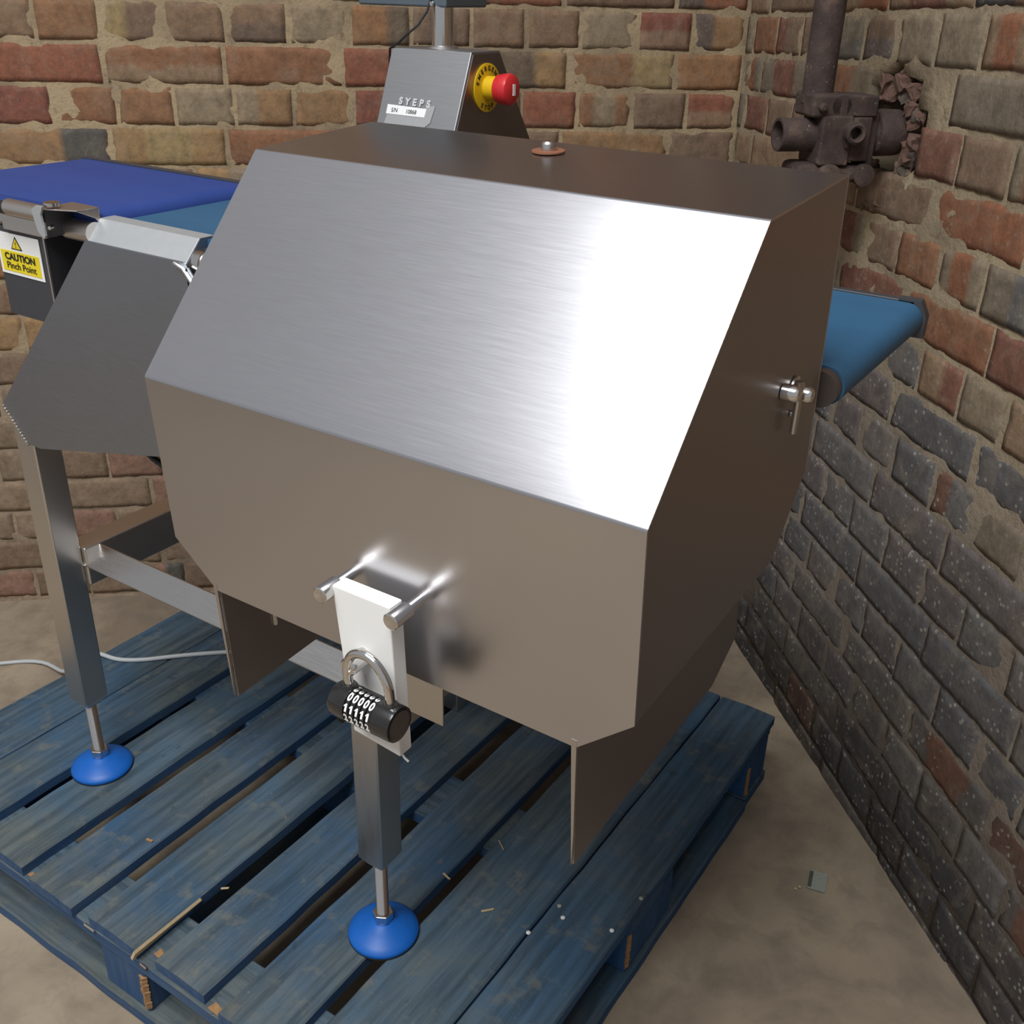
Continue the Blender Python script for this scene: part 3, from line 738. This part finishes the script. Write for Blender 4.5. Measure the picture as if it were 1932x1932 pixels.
# white nylon tongue
tg = MB(); zt = .8125; zb = .690
tg.prism([(-.4345, .4445, zt), (-.3835, .4445, zt), (-.3785, .4445, zb), (-.4215, .4445, zb + .004)], (0, .0135, 0))
tg.build('locking_tongue', M['nylon'], bn, bevel=.0012)
MB().tube([(-.381, .449, .6895), (-.3775, .4485, .6870), (-.3745, .449, .6850)], .0009, 6).build('plastic_burr', M['nylon'], bn)
stp = MB(); stp.lathe([(.0066, 0), (.0066, .017), (.0055, .0185), (.0030, .0185), (.0026, .015), (0, .015)], (-.4075, .4450, .7650), (0, -1, 0), 28); stp.build('locking_staple', M['chrome'], bn)

# ------------------------------------------------------------------ padlock
pk = thing('combination_padlock', 'black five dial combination padlock hanging on the white tongue', 'padlock', (-.388, .425, .735))
K = .72
ax0, yc, zc, rb = -.4185, .4275, .7365, .0182
sc_ = lambda pr: [(r * K, h * K) for r, h in pr]
body = MB(); body.lathe(sc_([(.012, 0), (.0165, .001), (rb, .004), (rb, .020), (rb, .0215), (.0155, .022), (.0155, .054), (rb, .0545), (rb, .073), (.0178, .076), (.0145, .0765), (.0145, .0755), (0, .0755)]), (ax0, yc, zc), (1, 0, 0), 48)
body = body.build('lock_body', M['lock'], pk)
MB().lathe(sc_([(.0145, .0752), (.0145, .0764), (.0, .0766)]), (ax0, yc, zc), (1, 0, 0), 40).build('end_cap', M['lockend'], pk)
for a in (68, 242, 300):
    a = math.radians(a); c = Vector((0, math.cos(a), math.sin(a)))
    p = Vector((ax0 + .021 * K, yc, zc)) + c * .0166 * K
    MB().tube([p, p + Vector((.034 * K, 0, 0))], .0026 * K, 10).build('cage_bar', M['lock'], body)
for k in range(5):
    cx = ax0 + (.0248 + k * .0066) * K
    d = MB().lathe(sc_([(.0150, -.0030), (.0172, -.0022), (.0172, .0022), (.0150, .0030)]), (cx, yc, zc), (1, 0, 0), 40).build('number_dial', M['lock'], pk)
    for ch, ang in (('9', 86), ('0', 120), ('1', 156), ('2', 192), ('3', 228)):
        a = math.radians(ang); up = Vector((0, math.cos(a), math.sin(a)))
        uy = Vector((0, math.sin(a), -math.cos(a)))
        if uy.z < 0: uy = -uy
        ori = Vector((cx, yc, zc)) + up * .01745 * K - uy * .0040 * K
        if ch == '1':
            h = .0080 * K; w = .0011 * K; n_ = Vector((1, 0, 0)).cross(uy)
            q = [(-w, 0), (w, 0), (w, h), (-w * .3, h), (-w * 2.3, h * .72), (-w * 2.3, h * .56), (-w, h * .68)]
            MB().prism([ori + Vector((1, 0, 0)) * a_ + uy * b_ for a_, b_ in q], up * .0003).build('numeral', M['white'], d)
            continue
        text('numeral', ch, .0115 * K, ori, (1, 0, 0), uy, M['white'], d, .82, .00035 * K, 'CENTER', .0001)
sh = [(-.4075, zc + .010), (-.4090, zc + .020), (-.4085, zc + .030), (-.4050, zc + .038), (-.3995, zc + .0425), (-.3920, zc + .0440), (-.3845, zc + .0415), (-.3775, zc + .0345), (-.3730, zc + .025), (-.3715, zc + .009)]
pp = []
def cr4(p0, p1, p2, p3, t): return .5 * (2 * p1 + (p2 - p0) * t + (2 * p0 - 5 * p1 + 4 * p2 - p3) * t * t + (3 * p1 - p0 - 3 * p2 + p3) * t ** 3)
SV = [Vector((x, yc + .001, z)) for x, z in sh]
for i in range(len(SV) - 1):
    for k in range(5): pp.append(cr4(SV[max(i - 1, 0)], SV[i], SV[i + 1], SV[min(i + 2, len(SV) - 1)], k / 5))
pp.append(SV[-1])
MB().tube(pp, .0034, 16).build('shackle', M['chrome'], pk)
MB().lathe([(.0062, 0), (.0060, .004), (.0046, .006)], (-.4078, yc + .001, zc + .009), (0, 0, 1), 24).build('shackle_collar', M['lock'], body)
MB().lathe([(.0062, 0), (.0060, .004), (.0046, .006)], (-.3715, yc + .001, zc + .008), (0, 0, 1), 24).build('shackle_collar', M['lock'], body)

# ------------------------------------------------------------------ cables
tag(MB().tube([(-1.09, .76, .70), (-1.075, .757, .668), (-1.055, .755, .650), (-1.03, .755, .637), (-1.0, .755, .629), (-.97, .757, .627), (-.93, .765, .630), (-.90, .785, .66), (-.89, .81, .705)], .0045, 12).build('black_hose', M['cable']), 'black cable loop sagging below the grey front plate left of the hood', 'cable')
def smooth(pts, n=6):
    out = []
    for i in range(len(pts) - 1):
        p0 = Vector(pts[max(i - 1, 0)]); p1 = Vector(pts[i]); p2 = Vector(pts[i + 1]); p3 = Vector(pts[min(i + 2, len(pts) - 1)])
        for k in range(n):
            t = k / n; out.append(.5 * ((2 * p1) + (-p0 + p2) * t + (2 * p0 - 5 * p1 + 4 * p2 - p3) * t * t + (-p0 + 3 * p1 - 3 * p2 + p3) * t ** 3))
    out.append(Vector(pts[-1])); return out
tag(MB().tube(smooth([(-2.3, .62, ZF + .004), (-1.98, .88, ZF + .004), (-1.86, .99, ZF + .004), (-1.74, .985, ZF + .03), (-1.62, .96, -.02), (-1.578, .965, .004), (-1.53, .975, .0045), (-1.49, 1.002, .0045), (-1.44, 1.055, .0045), (-1.37, 1.12, .0045), (-1.27, 1.19, .0045), (-1.1, 1.24, .0045), (-.955, 1.25, .0045)]), .0042, 12).build('mains_cable', M['wcable']), 'pale grey cable running over the floor and across the pallet at left', 'cable')

# ------------------------------------------------------------------ pipe and clamp fittings on the right wall
pv = thing('rusty_pipe_fitting', 'rusty brown vertical pipe with valve body and open stub on the brick wall', 'pipe', tuple(COR + DR * .55 + NR * .06 + Vector((0, 0, .95))))
def Wp(t, z, d=.09): 
    p = COR + DR * t + NR * d; return Vector((p.x, p.y, z))
RX = Vector(r_)   # not used for placement
PT = .635
MB().tube([Wp(PT - .005, 1.03, .128), Wp(PT - .006, 1.10, .128), Wp(PT - .012, 1.30, .124), Wp(PT - .02, 1.6, .115), Wp(PT - .04, 2.5, .09)], .0232, 28).build('vertical_pipe', M['rusty'], pv)
def wbox(t0, t1, z0, z1, d0, d1, name, bevel=.003):
    m = MB(); m.prism([Wp(t0, z0, d0), Wp(t1, z0, d0), Wp(t1, z1, d0), Wp(t0, z1, d0)], NR * (d1 - d0)); return m.build(name, M['rusty'], pv, bevel=bevel)
ax_n = NR; ax_t = DR
wbox(.60, .668, 1.012, 1.046, .100, .150, 'clamp_upper', .006)
MB().lathe([(.017, 0), (.017, .040)], Wp(.668, 1.029, .104) - DR * .040, DR, 20).build('clamp_hinge', M['rusty'], pv, bevel=.002)
wbox(.605, .668, 1.014, 1.044, .045, .098, 'clamp_ear', .003)
wbox(.60, .672, .944, 1.016, .082, .132, 'valve_body', .004)
wbox(.60, .668, .950, 1.014, .050, .082, 'valve_body', .003)
wbox(.615, .660, .940, 1.018, .036, .050, 'valve_flange', .003)
pA = Wp(PT, .985, .186)
MB().lathe([(.0190, -.035), (.0200, 0), (.0240, .0), (.0245, -.0015), (.0240, -.085)], pA, NR, 32).build('open_pipe_stub', M['rusty'], pv)
MB().lathe([(0, -.034), (.0195, -.033)], pA, NR, 24).build('stub_bore_shade', M['blackhole'], pv)  # black disc that paints the shade inside the open stub
q = Wp(.668, .993, .083)
MB().lathe([(.0080, .006), (.0085, .024), (.0120, .027), (.0155, .024), (.0165, .016), (.0155, 0)], q, (DR + NR * .12), 28).build('boss_ring', M['rusty'], pv)
MB().lathe([(0, .014), (.0083, .014)], q, (DR + NR * .12), 20).build('boss_bore_shade', M['blackhole'], pv)  # black disc painting the dark depth of the boss hole
MB().tube([Wp(.672, 1.012, .078), Wp(.676, .999, .082), Wp(.676, .985, .092), Wp(.674, .972, .090)], [.0045, .006, .0075, .004], 8).build('broken_lever', M['rusty'], pv)
MB().lathe([(.0300, -.03), (.0340, -.02), (.0350, .010), (.0330, .018), (.0240, .020), (.0240, .034)], Wp(PT, .988, .012), NR, 14).build('end_flange', M['rusty'], pv, bevel=.002)
MB().lathe([(.0255, -.06), (.0255, .06)], Wp(PT, .905, .105), (0, 0, 1), 28).build('lower_pipe', M['rusty'], pv)
wbox(.60, .668, .915, .946, .108, .160, 'clamp_lower', .010)
MB().lathe([(.0185, 0), (.0185, .012), (.015, .014), (.0, .014)], Wp(.668, .929, .112), DR, 24).build('clamp_disc', M['rusty'], pv)
wbox(.60, .668, .918, .944, .050, .100, 'clamp_lower', .010)
MB().lathe([(.0165, 0), (.0165, .010), (.0, .012)], Wp(.668, .931, .055), DR, 24).build('clamp_disc', M['rusty'], pv)
for (z, d) in ((1.028, .136), (.932, .138), (.93, .075)):
    MB().lathe([(.0065, 0), (.0065, .008), (.004, .010), (0, .010)], Wp(.668, z, d), DR, 8).build('clamp_nut', M['rusty'], pv)
# broken brick rubble round the hole
rub = []
rr = random.Random(5)
for nm, c in (('broken_red_brick', (.17, .095, .07, 1)), ('broken_pale_brick', (.25, .17, .12, 1)), ('broken_brown_brick', (.13, .10, .078, 1))): M[nm] = plain(nm, c, .95, 0, .9, 120, var=.5)
for k in range(44):
    if k < 22: a = math.radians(rr.uniform(-25, 140)); R_ = rr.uniform(.80, 1.18)
    else: a = math.radians(rr.uniform(195, 335)); R_ = rr.uniform(.85, 1.9)
    t = .618 + .078 * R_ * math.cos(a); z = .985 + .072 * R_ * math.sin(a)
    if k >= 22: t = .618 + .06 * math.cos(a) * min(R_, 1.1)
    sz = rr.uniform(.009, .021)
    bm = bmesh.new()
    for q in range(16):
        p = Vector((rr.uniform(-1, 1), rr.uniform(-1, 1), rr.uniform(-1, 1)))
        if p.length > 1.2: p *= .8
        bm.verts.new(p * sz)
    hu = bmesh.ops.convex_hull(bm, input=bm.verts)
    bmesh.ops.delete(bm, geom=[v for v in bm.verts if not v.link_faces], context='VERTS')
    bmesh.ops.subdivide_edges(bm, edges=bm.edges, cuts=2, use_grid_fill=True)
    for v in bm.verts: v.co += Vector((noise.noise(v.co * 130 + Vector((k, 0, 0))), noise.noise(v.co * 130 + Vector((0, k, 0))), noise.noise(v.co * 130 + Vector((0, 0, k))))) * sz * .22
    for v in bm.verts: v.co = Wp(t, z, -.012) + DR * v.co.x * 1.2 + Vector((0, 0, v.co.z)) + NR * v.co.y * .9
    me = bpy.data.meshes.new('broken_brick'); bm.to_mesh(me); bm.free()
    me.materials.append(M[('broken_red_brick', 'broken_brown_brick', 'broken_red_brick')[k % 3] if k < 22 else ('broken_pale_brick', 'broken_brown_brick', 'broken_pale_brick', 'broken_brown_brick', 'broken_red_brick')[k % 5]])
    o = bpy.data.objects.new('broken_brick', me); COL.objects.link(o)
    tag(o, 'crumbling broken brick fragment around the hole in the wall behind the rusty pipe', 'brick', 'broken brick fragments around the pipe hole')

# ------------------------------------------------------------------ small things on the floor and pallet
m = MB(); c = Vector((-.2590, 1.3625, ZF))
tx = Vector((math.cos(math.radians(12)), math.sin(math.radians(12)), 0)); ty = Vector((-tx.y, tx.x, 0))
def rc(hx, hy, r, ox=0, n=5):
    out = []
    for sx, sy, a0 in ((1, 1, 0), (-1, 1, 90), (-1, -1, 180), (1, -1, 270)):
        for k in range(n):
            a = math.radians(a0 + 90 * k / (n - 1)); out.append(c + tx * (ox + sx * (hx - r) + r * math.cos(a)) + ty * (sy * (hy - r) + r * math.sin(a)))
    return out
m.prism([p + Vector((0, 0, .0006)) for p in rc(.0150, .0215, .003)], (0, 0, .0012)); crd = m.build('dropped_card', M['tag'])
tag(crd, 'small grey green paper card lying on the floor near the right wall', 'card')
MB().prism([c + tx * a + ty * b + Vector((0, 0, .0018)) for a, b in ((-.0142, -.018), (-.008, -.0185), (-.008, .0185), (-.0142, .018))], (0, 0, .0004)).build('dark_strip', M['tagdark'], crd)
for i, (x, y) in enumerate(((-.283, 1.325), (-.279, 1.333))):
    tag(MB().lathe([(0, 0), (.0028, .0005), (.003, .002), (0, .0036)], (x, y, ZF), (0, 0, 1), 7).build('crumb', M['woodpale']), 'tiny pale brown crumb on the concrete beside the small card', 'crumb', 'crumbs beside the card')
def flake(x, y, l, a, grp_label, mat='woodpale', w=.0018):
    d = Vector((math.cos(a), math.sin(a), 0)); s = Vector((-d.y, d.x, 0)); c0 = Vector((x, y, .0012))
    return tag(MB().prism([c0 - d * l - s * w * .5, c0 + d * l * .8 - s * w, c0 + d * l + s * w * .3, c0 - d * l * .9 + s * w], (0, 0, .0014)).build('wood_splinter', M[mat]), grp_label, 'splinter')
flake(-.600, .885, .010, .9, 'pale wood splinter on the wide board between middle foot and skirt')
flake(-.686, .902, .008, -.2, 'pale splinter lying on a board edge behind the middle blue foot')
flake(-.655, 1.0, .011, -.6, 'thin pale fibre strand on the boards left of the hood skirt tip', w=.0008)
flake(-.935, .70, .006, .8, 'small pale wood chip at the edge of a gap near the front boards')
flake(-1.10, .70, .006, .3, 'tiny orange brown chip on the fourth board in front', 'woodraw', .003)
for k, (x, y) in enumerate(((-.531, .885), (-.505, .935), (-.437, .955), (-.52, .95), (-.43, 1.03))):
    tag(MB().lathe([(0, 0), (.0032, .0006), (.0034, .002), (0, .0040)], (x, y, .0004), (0, 0, 1), 8).build('grit', M['white'] if k < 3 else M['tag']), 'pale speck of grit on the pallet edge board right of the skirt tip', 'grit', 'grit specks on the pallet edge board')
